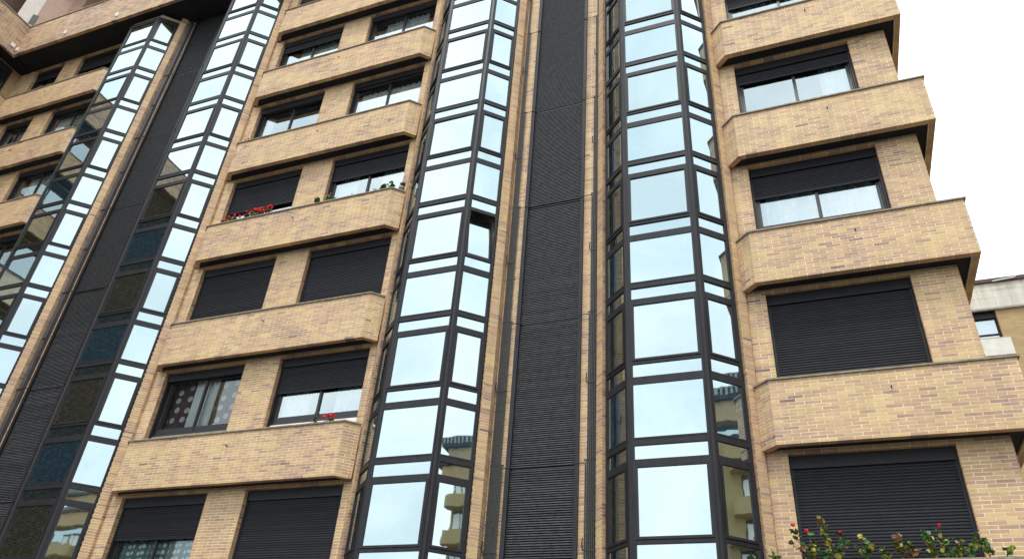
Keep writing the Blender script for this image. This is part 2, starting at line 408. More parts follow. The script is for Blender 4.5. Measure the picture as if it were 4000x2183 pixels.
def window(x0, x1, k, shut, box=.20, glass='window_glass'):
    """shut = how far the roller shutter comes down below the head (m)"""
    H = zh(k); W = x1-x0
    fr = MB()
    yb, yf = .85, .775
    def bar(a, b, c, d, y0=yf, y1=yb): fr.box(a, b, y0, y1, c, d)
    zb_, zt = H-1.50, H-.06
    bar(x0+.003, x0+.07, zb_, zt); bar(x1-.07, x1-.003, zb_, zt); bar(x0+.07, x1-.07, zb_, zb_+.045); bar(x0+.07, x1-.07, zt-.10, zt)
    xm = (x0+x1)/2+.005
    for a, b, yy in ((x0+.075, xm+.02, .79), (xm-.02, x1-.075, .805)):
        bar(a, a+.052, zb_+.05, zt-.105, yy, yy+.035); bar(b-.052, b, zb_+.05, zt-.105, yy, yy+.035)
        bar(a+.052, b-.052, zb_+.05, zb_+.165, yy, yy+.035); bar(a+.052, b-.052, zt-.17, zt-.105, yy, yy+.035)
    w = fr.build('window', 'window_frame', BLD)
    for a, b, yy in ((x0+.127, xm-.032, .81), (xm+.032, x1-.127, .825)):
        t1, t2 = random.uniform(-.002, .002), random.uniform(-.002, .002)
        pn = MB().face([(a-.004, yy, zb_+.16), (b+.004, yy+t1, zb_+.16), (b+.004, yy+t1+t2, zt-.165), (a-.004, yy+t2, zt-.165)])
        pn.build('pane', glass, w)
    MB().box(x0+.003, x1-.003, .775, .94, H-1.66, H-1.503).build('window_sill', 'sill' if (k == 1 and x0 > -11) or (k == 3 and x0 < -12) else 'coping', w)
    sh = MB()
    sh.box(x0+.004, x1-.004, .70, .772, H-box, H-.003)
    sh.box(x0+.004, x0+.045, .722, .771, H-1.6, H-box-.002); sh.box(x1-.045, x1-.004, .722, .771, H-1.6, H-box-.002)
    if shut > box+.03:
        sh.box(x0+.046, x1-.046, .745, .765, H-shut, H-box-.002)
        sh.box(x0+.046, x1-.046, .738, .766, H-shut-.022, H-shut)
    S = sh.build('roller_shutter', 'shutter', BLD)
    if shut > box+.03:
        z = H-shut; me = slat_mesh(W-.094); rest = []
        while z < H-box-.045:
            if nslat[0] < 300:
                link('slat', me, S, ((x0+x1)/2, .745, z+.0015)); nslat[0] += 1
            else: rest.append(z)
            z += .045
        if rest:
            mb = MB()
            for z in rest:
                n0 = len(mb.v); mb.v += [(v.co.x+(x0+x1)/2, v.co.y+.745, v.co.z+z) for v in me.vertices]
                mb.f += [tuple(n0+i for i in p.vertices) for p in me.polygons]
            q = mb.build('slat_rows', 'shutter', S); q['kind'] = 'stuff'
    # the room behind
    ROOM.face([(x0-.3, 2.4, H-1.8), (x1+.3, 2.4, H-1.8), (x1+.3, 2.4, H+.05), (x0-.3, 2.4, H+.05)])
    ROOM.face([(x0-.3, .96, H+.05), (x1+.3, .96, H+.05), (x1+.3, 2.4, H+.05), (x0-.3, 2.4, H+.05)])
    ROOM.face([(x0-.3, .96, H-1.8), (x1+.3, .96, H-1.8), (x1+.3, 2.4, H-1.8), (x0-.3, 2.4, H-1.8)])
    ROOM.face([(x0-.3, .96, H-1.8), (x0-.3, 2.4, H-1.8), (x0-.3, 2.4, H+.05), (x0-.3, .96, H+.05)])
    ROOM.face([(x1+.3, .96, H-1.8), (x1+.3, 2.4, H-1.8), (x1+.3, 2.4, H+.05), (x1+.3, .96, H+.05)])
    return w
def curtain(label, k, x0, x1, mat='curtain', z0=-1.40, z1=-.10, y=.93, amp=.022, per=.15, group='curtains behind the windows'):
    H = zh(k); mb = curtain_mesh(x0, x1, H+z0, H+z1, y, amp, per, x0)
    o = mb.build('curtain', mat); tag(o, label, 'curtain', group); return o
RW = OPEN['R'][0]; LA, LB = OPEN['L']; BA, BB = OPEN['B']
# nearest first so that slats that show largest are single objects
window(*RW, 0, 1.60); window(*RW, 1, 1.60); window(*LB, 0, 1.6); window(*LA, 0, .84, glass='clear_glass'); window(*LB, 1, .79)
window(*LB, 2, 1.49); window(*LA, 2, 1.58); window(*RW, 2, .70); window(*RW, 3, .46); window(*LA, 3, 1.05); window(*LB, 3, .68)
window(*LA, 1, .20, glass='clear_glass'); window(*LA, 4, .20, box=.24); window(*LB, 4, .24); window(*LA, 5, .43); window(*LB, 5, .20); window(*LA, 6, .9); window(*LB, 6, .2)
window(*RW, 4, .83); window(*RW, 5, .4); window(*RW, -1, 1.4); window(*LA, -1, 1.4); window(*LB, -1, .6)
for k in range(1, 7):
    window(*BA, k, (0, .2, .2, 1.3, .2, .2, .5)[k]); window(*BB, k, (0, .2, 1.3, .2, .2, .2, .7)[k])
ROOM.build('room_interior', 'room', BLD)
curtain('white lace curtain in the half shuttered window, second window down on the right', 2, -.2, 1.92, 'curtain_lace', amp=.06, per=.27)
curtain('white curtain at the right half of the upper right window', 3, 1.35, 1.92)
curtain('white curtain behind the thin strip of window at top right', 4, -.2, 1.9)
curtain('white curtain in the left pane above the red geranium on the left block', 1, -10.22, -9.55)
curtain('white curtain in the right pane above the red geranium on the left block', 1, -8.9, -8.2)
curtain('dark brown curtain with pale swirls in the open window above the left parapet', 1, -13.42, -11.35, 'curtain_swirl', y=.99, amp=.008, per=.5)
curtain('pale drape hanging in the middle of the window with the swirl curtain', 1, -12.75, -12.12, 'curtain', y=.93, amp=.03, per=.13)
curtain('teal curtain with rows of white discs below the half shutter at lower left', 0, -13.42, -11.35, 'curtain_discs', amp=.03, per=.2)
curtain('white curtain in the left pane behind the plants and clay pot', 3, -10.22, -9.6)
curtain('white curtain in the right pane behind the plants and clay pot', 3, -8.9, -8.2)
curtain('white curtain across the right hand window two floors above the clay pot ledge', 4, -10.2, -8.2, z1=-.3)
curtain('grey white curtain in the uppermost open window of the left block', 5, -9.9, -8.5, z1=-.2)
curtain('pale curtain in the left window of the second floor from the top', 5, -12.9, -11.4, z1=-.2)
curtain('pale curtain strip at the left of the wide open window, left block', 4, -13.4, -13.1, z1=-.35)
curtain('white curtain in the far left block beside the bay tower, upper floor', 5, -23.3, -21.9, z1=-.2)
curtain('white curtain in the far left block beside the bay tower, lower floor', 4, -23.0, -21.6, z1=-.2)
curtain('pale curtain at the left edge window of the far left block', 5, -25.6, -24.6, z1=-.3)

# --- flank piers of the towers
def side_xy(c, s, dx, y): return (c + s*(HW+dx), y)
core = MB()
for c in TC:
    for s in (-1, 1):
        F = side_xy(c, s, .575, .51); A = side_xy(c, s, .64, .42); Q = side_xy(c, s, .7675, .545); Bk = side_xy(c, s, .7675, .72)
        poly = [side_xy(c, s, .58, .515), side_xy(c, s, .64, .4225), side_xy(c, s, .7655, .548), side_xy(c, s, .7655, .96), side_xy(c, s, .56, .96)]
        if s < 0: poly = poly[::-1]
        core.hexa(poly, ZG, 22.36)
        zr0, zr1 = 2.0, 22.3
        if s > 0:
            wallface(A, Q, zr0, zr1, header=True, ragged=.012); wallface(F, A, zr0, zr1, header=True); wallface(Q, Bk, zr0, zr1, header=True, dark=.12)  # inner return toned darker: its shade is painted into the bricks
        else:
            wallface(Q, A, zr0, zr1, header=True, ragged=.012); wallface(A, F, zr0, zr1, header=True, dark=.2); wallface(Bk, Q, zr0, zr1, header=True, dark=.12)  # both returns carry painted shade as a darker brick tone
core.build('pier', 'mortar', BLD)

# --- louvred shafts in the recesses
lslat = MB(); LW = 1.17
for x in (0,):
    pr4 = [(.0, .002), (-.030, 0), (-.026, .020), (0, .020)]
    n = len(pr4)
    for xx in (-LW/2, LW/2):
        for (yy, zz) in pr4: lslat.v.append((xx, yy, zz))
    for i in range(n): lslat.f.append((i, n+i, n+(i+1) % n, (i+1) % n))
    lslat.f.append(tuple(range(n))); lslat.f.append(tuple(reversed(range(n, 2*n))))
lmesh = lslat.mesh('slat', 'louvre')
def shaft(cx, near):
    xl, xr = cx-.5785, cx+.5915
    fl = MB()
    fl.box(xl-.08, xl, .655, .735, ZG, 22.36); fl.box(xr, xr+.06, .655, .735, ZG, 22.36)
    lo = fl.build('louvre_screen', 'bronze', BLD)
    MB().box(xl+.003, xr-.003, .745, .76, ZG, 22.36).build('backing', 'louvre_back', lo)
    seams = [5.0+P*j for j in range(-2, 7)]
    for z in seams: MB().box(xl+.004, xr-.004, .715, .74, z-.009, z+.009).build('joint_bar', 'bronze_dark', lo)
    z = .6; cnt = 0; rest = MB()
    while z < 22.3:
        if min(abs(z+.012-s) for s in seams) > .022:
            if near and z > 3.1 and cnt < 150 or (not near and z > 3.6 and cnt < 150):
                link('slat', lmesh, lo, (cx+.0065, .738, z)); cnt += 1
            else:
                n0 = len(rest.v); rest.v += [(v.co.x+cx+.0065, v.co.y+.738, v.co.z+z) for v in lmesh.vertices]
                rest.f += [tuple(n0+i for i in p.vertices) for p in lmesh.polygons]
        z += .04
    q = rest.build('slat_rows', 'louvre', lo); q['kind'] = 'stuff'
    # brick strips either side
    ql, qr = cx-.994, cx+.994
    st = MB(); st.box(ql-.01, xl-.081, .722, .95, ZG, 22.36); st.box(xr+.061, qr+.01, .722, .95, ZG, 22.36); st.box(xl-.08, xr+.06, .77, .95, ZG, 22.36)
    st.build('recess_wall', 'mortar', BLD)
    wallface((ql, .72), (xl-.082, .72), 2.0, 22.3, phase=0); wallface((xr+.062, .72), (qr, .72), 2.0, 22.3, phase=1)
    return lo
shaft(-4.2515, True); shaft(-17.425, False)
# gas pipes: one pipe leaves at every floor
def pipes(x0, dx, toward):
    for i in range(7):
        x = x0 + dx*i; top = 5.02 + P*i
        if i == 6: top = 22.2
        pts = [(x, .670, ZG), (x, .670, top)]
        pb = MB().tube(pts, .0145, 6)
        pb.build('gas_pipe', 'steel', BLD)
        if i < 6:
            MB().tube([(x, .670, top), (x, .655, top+.004), (toward, .645, top+.004), (toward, .69, top+.004)], .0085, 6).build('branch_pipe', 'steel', BLD)
        xo = x0+dx*6; lo_, hi_ = min(x, xo)-.03, max(x, xo)+.03
        MB().box(lo_, hi_, .684, .70, top+.06, top+.085).build('pipe_clamp', 'bronze_dark', BLD)
        MB().box(lo_, hi_, .650, .655, top-1.42, top-1.395).build('pipe_clamp', 'bronze_dark', BLD)
        if i < 6: MB().tube([(lo_+.0, .66, top-1.40), (lo_-.004, .64, top-1.32), (lo_, .65, top-1.22)], .011, 6).build('gas_valve', 'bronze_dark', BLD)
pipes(-4.985, -.033, -4.80); pipes(-3.475, .031, -3.66)
MB().box(-18.35, -18.22, .62, .715, ZG, 22.3).build('duct_cover', 'duct', BLD)
for j in range(-1, 6):
    z = 5.02+P*j
    MB().box(-18.45, -18.0, .60, .618, z-.01, z+.012).build('duct_strap', 'bronze_dark', BLD); MB().box(-18.32, -18.16, .60, .618, z-1.45, z-1.42).build('duct_strap', 'bronze_dark', BLD)
    MB().tube([(-16.8, .64, z), (-16.6, .64, z+.02)], .012, 6).build('branch_pipe', 'bronze_dark', BLD)

# --- glazed bay towers
def tower(c, nlow, nhigh, facets, hopper=None):
    XR = c+HW
    main_o = (c-HW, 0.0)
    dl = math.hypot(.4008, .3801); ur = (.4008/dl, .3801/dl)
    fr = MB(); dark = MB(); panes = []
    specs = []
    # (origin, u, n, s0, s1, ledge, redge)
    specs.append(((c-HW, 0), (1, 0), (0, -1), 0, 2*HW, 'm'))
    specs.append(((XR+.134, .05), ur, (ur[1], -ur[0]), 0, dl, 'r'))
    ul = (ur[0], -ur[1])
    specs.append(((c-HW-.134-.4008, .05+.3801), ul, (-ur[1], -ur[0]), 0, dl, 'l'))
    def zt(n): return 3.4937 + 1.45*n + (.044 if n % 2 else 0)
    def zbm(n): return zt(n) - (.219 if n % 2 else .227)
    ztop = zt(nhigh) + 1.1; zbot = zbm(nlow) - .12
    for (o, u, n, s0, s1, tp) in specs:
        for i in range(nlow, nhigh+1):
            a, b = zbm(i), zt(i)
            fin = (i == nhigh)
            lo, hi = b, (zbm(i+1) if not fin else b+1.15)
            op = (i % 2 == 0)
            if op: tl, th = lo+.062, hi-.085
            else: tl, th = lo+.135, hi-.135
            if fin: th = b+1.08
            # transoms: below the small pane's top edge and above it
            fr.obox(o, u, n, s0-.03, s1+.03, -.05, .012, lo, tl)
            fr.obox(o, u, n, s0-.03, s1+.03, -.05, .012, th, hi)
            # glazing beads and drip edge
            fr.obox(o, u, n, s0-.02, s1+.02, -.02, .020, lo+.004, lo+.020)
            if not op:
                fr.obox(o, u, n, s0-.02, s1+.02, -.02, .018, tl-.030, tl-.012)
            for q in (.15, .85):
                dark.obox(o, u, n, s0+(s1-s0)*q-.014, s0+(s1-s0)*q+.014, .0, .0135, lo+.034 if not op else th+.03, lo+.042 if not op else th+.038)
            # small pane
            panes.append((o, u, n, s0, s1, a, b, 0, tp, i, 's'))
            if op and not (hopper == (tp, i)):
                w = .040
                fr.obox(o, u, n, s0-.004, s0+w, -.04, .026, tl+.006, th-.006); fr.obox(o, u, n, s1-w, s1+.004, -.04, .026, tl+.006, th-.006)
                fr.obox(o, u, n, s0+w, s1-w, -.04, .026, tl+.006, tl+.006+w); fr.obox(o, u, n, s0+w, s1-w, -.04, .026, th-.006-w, th-.006)
                dark.obox(o, u, n, s0-.012, s1+.012, -.04, .006, tl, th) if False else None
                panes.append((o, u, n, s0+w, s1-w, tl+.006+w, th-.006-w, .006, tp, i, 'b'))
            elif op:
                panes.append((o, u, n, s0, s1, tl, th, 0, tp, i, 'h'))
            else:
                panes.append((o, u, n, s0, s1, tl, th, 0, tp, i, 'b'))
        fr.obox(o, u, n, s0-.03, s1+.03, -.05, .012, zbot, zbm(nlow))
        fr.obox(o, u, n, s0-.03, s1+.03, -.05, .018, ztop-.03, ztop+.12)
        # edge posts with a groove
        fr.obox(o, u, n, s0-.030, s0, -.06, .016, zbot, ztop+.1); fr.obox(o, u, n, s1, s1+.030, -.06, .016, zbot, ztop+.1)
    # corner posts (spines)
    for s in (1, -1):
        p = [(c+s*(HW+.030), -.014), (c+s*(HW+.062), -.030), (c+s*(HW+.102), -.016), (c+s*(HW+.125), .012), (c+s*(HW+.10), .10), (c+s*(HW+.03), .06)]
        if s < 0: p = p[::-1]
        fr.hexa(p, zbot, ztop+.12)
        q = [(c+s*(HW+.535+.02), .452), (c+s*(HW+.578), .462), (c+s*(HW+.60), .50), (c+s*(HW+.58), .56), (c+s*(HW+.52), .52)]
        if s < 0: q = q[::-1]
        fr.hexa(q, zbot, ztop+.12)
    T = fr.build('bay_window', 'bronze', BLD)
    dark.build('drain_slots', 'bronze_dark', T)
    # closed back and floors inside so that nothing shows through
    inn = MB(); inn.box(c-HW-.45, c+HW+.45, .62, .9, zbot, ztop+.1)
    for i in range(nlow, nhigh+1, 2): inn.box(c-HW, c+HW, .1, .6, zt(i)-.18, zt(i)-.06)
    inn.hexa([(c-HW-.55, .5), (c-HW-.1, .05), (c+HW+.1, .05), (c+HW+.55, .5)], ztop+.12, ztop+.3)
    inn.hexa([(c-HW-.55, .5), (c-HW-.1, .05), (c+HW+.1, .05), (c+HW+.55, .5)], ZG, zbot)
    inn.build('bay_interior', 'room_warm', T)
    hid = MB()
    for (o, u, n, s0, s1, a, b, d, tp, i, kind) in panes:
        Pp = lambda s, dd, z: (o[0]+u[0]*s+n[0]*dd, o[1]+u[1]*s+n[1]*dd, z)
        j = [random.uniform(-.0032, .0032) for _ in range(3)]
        d -= .004
        if kind == 'h':     # hopper sash tilted inwards at its head
            tilt = .17; w = .04; hh = b-a-.02
            mb = MB()
            def pt(s, zz, off): return Pp(s, d - off - (zz/hh)*tilt, a+.01+zz*.985)
            def bar3(s_0, s_1, z_0, z_1):
                q0 = [pt(s_0, z_0, 0), pt(s_1, z_0, 0), pt(s_1, z_1, 0), pt(s_0, z_1, 0)]; q1 = [pt(s_0, z_0, .04), pt(s_1, z_0, .04), pt(s_1, z_1, .04), pt(s_0, z_1, .04)]
                b0 = len(mb.v); mb.v += q0+q1
                mb.f += [(b0, b0+1, b0+2, b0+3), (b0+7, b0+6, b0+5, b0+4)] + [(b0+x_, b0+4+x_, b0+4+(x_+1) % 4, b0+(x_+1) % 4) for x_ in range(4)]
            bar3(s0+.012, s0+w+.01, 0, hh); bar3(s1-w-.01, s1-.012, 0, hh); bar3(s0+w+.01, s1-w-.01, 0, w); bar3(s0+w+.01, s1-w-.01, hh-w, hh)
            sa = mb.build('open_sash', 'bronze', T)
            MB().face([pt(s0+w+.008, w-.002, .01), pt(s1-w-.008, w-.002, .01), pt(s1-w-.008, hh-w+.002, .01), pt(s0+w+.008, hh-w+.002, .01)]).build('pane', 'mirror_glass', sa)
            continue
        q = [Pp(s0-.004, d, a-.003), Pp(s1+.004, d+j[0], a-.003), Pp(s1+.004, d+j[0]+j[1], b+.003), Pp(s0-.004, d+j[1], b+.003)]
        if tp in facets: MB().face(q).build('pane', 'mirror_glass' if kind == 's' else ('mirror_glass_olive' if i % 2 == 0 else 'mirror_glass_blue'), T)
        else: hid.face(q)
    if hid.f: hid.build('side_glazing', 'mirror_glass', T)
    return T
tower(TC[3], -1, 12, 'mrl'); tower(TC[2], -1, 12, 'mrl', hopper=('r', 4)); tower(TC[1], -1, 12, 'mr'); tower(TC[0], -1, 12, 'mr')

# --- main body, floors behind
body = MB(); body.box(-26.7, 2.0, 2.5, 10, ZG, 25.4); body.box(-30, 2.66, .96, 2.49, 23.9, 25.4)
body.box(-30, 2.66, .96, 2.49, ZG, zh(-2)+.2); body.build('building_core', 'far_brick', BLD)

# --- the wing that comes forward at the left
wing = MB(); wing.box(-34, -26.8, -14, 10, ZG, 23.9); WG = wing.build('wing_wall', 'far_brick', BLD)
for k in range(0, 6):
    parapet([(-26.08, -5.2), (-26.08, YF)], k, brick_face=(k >= 4))
    MB().box(-26.8, -26.2, -5.2, YF, zb(k)+.1, zb(k)+.25).build('soffit', 'soffit', BLD)
for k in range(0, 7):
    for (ya, yb2) in ((-4.6, -2.6), (-1.9, .25)):
        w = MB().box(-26.83, -26.74, ya, yb2, zh(k)-1.45, zh(k)-.02).build('window', 'bronze_dark', BLD)
        MB().face([(-26.735, ya+.08, zh(k)-1.35), (-26.735, (ya+yb2)/2-.04, zh(k)-1.35), (-26.735, (ya+yb2)/2-.04, zh(k)-.3), (-26.735, ya+.08, zh(k)-.3)]).build('pane', 'window_glass', w)
        MB().face([(-26.735, (ya+yb2)/2+.04, zh(k)-1.35), (-26.735, yb2-.08, zh(k)-1.35), (-26.735, yb2-.08, zh(k)-.3), (-26.735, (ya+yb2)/2+.04, zh(k)-.3)]).build('pane', 'window_glass', w)
        MB().box(-26.74, -26.70, ya+.02, yb2-.02, zh(k)-.3, zh(k)-.05).build('roller_shutter', 'shutter', BLD)
# dark louvred shaft and bays of the wing (seen mirrored in the bays)
sc2 = MB(); sc2.box(-26.8, -26.55, -13.4, -5.6, ZG, 22.2); LS = sc2.build('louvre_screen', 'louvre_back', BLD)
lv = MB(); z = 1.0
while z < 22: lv.box(-26.55, -26.51, -13.2, -5.8, z, z+.045); z += .09
q = lv.build('slat_rows', 'louvre_back', LS); q['kind'] = 'stuff'
# brick end piers in sight above the top terrace of the far left block
for (x0, x1) in ((-26.8, -25.85),):
    wallface((-26.795, -.6), (-26.795, -.05), zb(5)+1.0, 22.4); 
# --- wall lights under the terrace
for (x, z) in ((-23.49, 22.58), (-20.96, 22.58), (-25.98, 22.55)):
    MB().box(x-.05, x+.05, -.37, -.325, z-.09, z+.09).build('wall_light', 'white_lamp', BLD)
MB().box(-26.07, -26.02, -.58, -.44, 22.55, 22.72).build('wall_light', 'white_lamp', BLD)

# --- penthouse set back above the terrace corner, turned 45 degrees
r2 = math.sqrt(.5); pu = (r2, r2); pn_ = (r2, -r2)
PO = (-27.57, -.37)
ph = MB(); ph.obox(PO, pu, pn_, 0, .62, -.6, -.001, 23.3, 28); ph.build('penthouse_wall', 'plaster', BLD)
ph = MB(); ph.obox(PO, pu, pn_, .622, 1.50, -.6, -.003, 23.3, 28); ph.build('penthouse_wall', 'pink_brick', BLD)
ph = MB(); ph.hexa([(-26.505, .692), (-25.85, .80), (-25.9, 2.2), (-27, 1.3)], 23.3, 28); ph.build('penthouse_wall', 'pink_brick', BLD)
cr_ = MB()
for i in range(60):
    z = 23.4 + i*.075; cr_.hexa([(-26.49, .68), (-25.84, .79), (-25.84, .86), (-26.49, .75)], z, z+.05)
q = cr_.build('corbel_courses', 'pink_brick', BLD); q['kind'] = 'stuff'
MB().obox(PO, pu, pn_, .50, .70, -.05, .02, 25.0, 25.55).build('vent_cover', 'bronze_dark', BLD)
MB().box(-34, -12, -.1, 3.2, 28, 28.2).build('penthouse_soffit', 'wood', BLD)
MB().box(-34, -28.4, -3.2, -.1, 28, 28.2).build('penthouse_soffit', 'wood', BLD)
MB().box(-31, -28.6, -3.1, 2.2, 23.9, 28).build('penthouse_wall', 'wood', BLD)
MB().box(-25.8, -13, 2.3, 2.45, 25.4, 28).build('penthouse_wall', 'wood', BLD)

# ------------------------------------------------------------------ lay the bricks
def brick_corners(b):
    o, u, n, s0, s1, dd, z0, z1, tone, j = b
    Pp = lambda s, d: (o[0]+u[0]*s+n[0]*d, o[1]+u[1]*s+n[1]*d)
    return [Pp(s0, j), Pp(s1, j), Pp(s1, -dd), Pp(s0, -dd)]
best = []
for i, b in enumerate(BR):
    o, u, n, s0, s1, dd, z0, z1, tone, j = b
    cx = (o[0]+u[0]*(s0+s1)/2, o[1]+u[1]*(s0+s1)/2, (z0+z1)/2)
    p = project(cx)
    if p and 20 < p[0] < 3980 and 20 < p[1] < 2163 and abs((s1-s0)-(BL-.01)) < .002 and dd < .05 and n[0] == 0:
        best.append((p[2]*abs((CAM-Vector(cx)).normalized().dot(Vector((n[0], n[1], 0)))), i))
best.sort(reverse=True); single = set(i for _, i in best[:300])
tones = 14; bm_cache = {}
def single_brick(ti):
    if ti not in bm_cache:
        mb = MB().box(-(BL-.01)/2, (BL-.01)/2, 0, .014, 0, RH-.0096); me = mb.mesh('brick', 'brick')
        a = me.attributes.new('tone', 'FLOAT', 'POINT'); a.data.foreach_set('value', [ti/(tones-1)]*len(me.vertices)); bm_cache[ti] = me
    return bm_cache[ti]
mb = MB(); tn = []
for i, b in enumerate(BR):
    o, u, n, s0, s1, dd, z0, z1, tone, j = b
    if i in single:
        link('brick', single_brick(max(0, min(tones-1, round(tone*(tones-1))))), BLD, (o[0]+(s0+s1)/2*u[0], o[1]-j, z0))
    else:
        mb.hexa(brick_corners(b), z0, z1); tn += [tone]*8
bw = mb.build('brickwork', 'brick', BLD); bw['kind'] = 'stuff'
a = bw.data.attributes.new('tone', 'FLOAT', 'POINT'); a.data.foreach_set('value', tn)
print('bricks', len(BR))

# ------------------------------------------------------------------ neighbouring building at far right
NB = empty('neighbour_building', 'distant brick building with weathered stone parapet behind the right corner', 'building', (6, 11, ZG))
def nb(mb, name, mat, parent=None):
    o = mb.build(name, mat, parent or NB)
    if parent is None: o.matrix_parent_inverse = Matrix.Translation((-6, -11, -ZG))
    return o
y0 = 11.0
m = MB(); m.box(3.4, 5.02, y0, 18, ZG, 12.78); m.box(5.62, 14, y0, 18, ZG, 12.78); m.box(5.02, 5.62, y0, 18, ZG, 11.88); m.box(5.02, 5.62, y0, 18, 12.74, 12.78)
nb(m, 'wall', 'far_brick')
x = 3.3; i = 0
while x < 14:
    for (za, zc) in ((12.80, 13.12), (13.125, 13.38), (13.385, 13.62)):
        w_ = random.uniform(.32, .5)
        nb(MB().box(x, x+.395, y0-.06-random.uniform(0, .006), y0+.2, za, zc), 'stone_block', 'stone')
    x += .4
nb(MB().box(3.2, 14, y0-.14, y0+.25, 13.625, 13.74), 'coping', 'wood')
nb(MB().box(3.3, 14, y0-.09, y0+.2, 12.74, 12.798), 'cornice', 'concrete')
m = MB(); m.box(5.021, 5.07, y0+.12, y0+.18, 11.88, 12.74); m.box(5.57, 5.619, y0+.12, y0+.18, 11.88, 12.74); m.box(5.07, 5.57, y0+.12, y0+.18, 12.60, 12.74)
m.box(5.07, 5.57, y0+.12, y0+.18, 12.02, 12.06); m.box(5.07, 5.57, y0+.12, y0+.18, 11.88, 11.90)
wn = nb(m, 'window', 'bronze')
nb(MB().box(5.03, 5.61, y0+.08, y0+.118, 12.55, 12.738), 'roller_shutter', 'shutter')
for (za, zc) in ((12.06, 12.60), (11.90, 12.02)):
    pq = MB().face([(5.07, y0+.15, za), (5.57, y0+.15, za), (5.57, y0+.15, zc), (5.07, y0+.15, zc)]).build('pane', 'window_glass', wn)
nb(MB().box(5.03, 5.61, y0+.3, y0+.32, 11.9, 12.73), 'blind', 'curtain')
nb(MB().box(5.0, 5.76, y0-.10, y0-.02, 11.28, 11.80), 'ledge_panel', 'sill')
nb(MB().tube([(5.75, y0-.2, 13.60), (6.35, y0-.2, 13.66)], .02, 6), 'lamp_bar', 'white_lamp')

# ------------------------------------------------------------------ buildings across the side street, seen in the mirror glass
def opposite(label, x, ya, yb_, ztop):
    E = empty('opposite_building', label, 'building', (x, (ya+yb_)/2, ZG))
    inv = Matrix.Translation((-x, -(ya+yb_)/2, -ZG))
    def add(mb, name, mat, par=None):
        o = mb.build(name, mat, par or E)
        if par is None: o.matrix_parent_inverse = inv
        return o
    zg = ztop-.95-1.5-1.9
    add(MB().box(x+.9, x+12, ya+.35, yb_-.35, ZG, zg), 'wall', 'yellow_brick')
    add(MB().box(x-.2, x+12, ya-.6, yb_+.6, ztop-.95, ztop), 'roof_band', 'bronze_dark')
    add(MB().box(x+.1, x+12, ya, yb_, ztop-2.45, ztop-.955), 'upper_wall', 'far_brick')
    add(MB().box(x+.9, x+12, ya+.4, yb_-.4, zg+.005, ztop-2.455), 'window_band', 'mirror_glass_blue')
    rl = MB(); yy = ya-.4
    while yy < yb_+.4: rl.box(x-.26, x-.205, yy, yy+.16, ztop-.6, ztop-.12); yy += .36
    rl.box(x-.26, x-.205, ya-.4, yb_+.4, ztop-.12, ztop-.06)
    q = add(rl, 'railing', 'concrete'); q['kind'] = 'stuff'
    f = 0
    while True:
        z0 = zg - .2 - 2.9*(f+1) + 1.5
        if z0 < ZG+2: break
        yy = ya
        while yy + 3.0 < yb_:
            W_ = 3.6
            n_ = 7; pts = [(x+.9, yy+W_)]
            for q in range(n_):
                t = math.pi/2*q/(n_-1); pts.append((x+.55-.75*math.sin(t), yy+W_-.75+.75*math.cos(t)))
            for q in range(n_):
                t = math.pi/2*q/(n_-1); pts.append((x+.55-.75*math.cos(t), yy+.75-.75*math.sin(t)))
            pts.append((x+.9, yy))
            add(MB().hexa(pts, z0, z0+1.05), 'balcony', 'yellow_brick')
            for (wa, wb) in ((yy+.7, yy+1.75), (yy+2.3, yy+3.2)):
                w = add(MB().box(x+.84, x+.895, wa-.1, wb+.1, z0+1.1, z0+2.75), 'window', 'bronze_dark')
                m = (wa+wb)/2
                for (c_, d_) in ((wa, m-.04), (m+.04, wb)):
                    MB().box(x+.825, x+.838, c_, d_, z0+1.2, z0+2.45).build('pane', 'curtain', w)
            yy += 4.6
        f += 1
    return E
opposite('yellow brick block with rounded balconies mirrored in the bay glass of the two right towers', 37, -24.6, 12, 24.6)
opposite('farther yellow brick block mirrored low in the glass of the second bay tower', 37, -86, -62, 24.9)

# ------------------------------------------------------------------ plants on the parapets
leafm = {}
def leaf_mesh(mat, kind):
    if (mat, kind) not in leafm:
        mb = MB(); s = [.030, .024, .036][kind]
        ring = []
        for i in range(7):
            a = math.pi*2*i/7 + .3; rr = s*(1+.12*math.sin(a*3+kind)); ring.append((rr*math.cos(a), rr*math.sin(a), .010*math.cos(a*2)+(.006 if i % 2 else 0)))
        mb.v = [(0, 0, -.004)] + ring; mb.f = [(0, i+1, (i+1) % 7+1) for i in range(7)]
        leafm[(mat, kind)] = mb.mesh('leaf', mat)
    return leafm[(mat, kind)]
petalm = {}
def petal_mesh(mat):
    if mat not in petalm:
        rnd = random.Random(3); mb = MB()
        for i in range(16):
            a, b = rnd.uniform(0, 6.28), rnd.uniform(-.6, 1.4); c = Vector((math.cos(a)*math.cos(b), math.sin(a)*math.cos(b), math.sin(b)))*.026
            t1 = c.orthogonal().normalized()*.014; t2 = c.cross(t1).normalized()*.014
            mb.face([c-t1-t2, c+t1-t2, c+t1+t2, c-t1+t2])
        petalm[mat] = mb.mesh('blossom', mat)
    return petalm[mat]
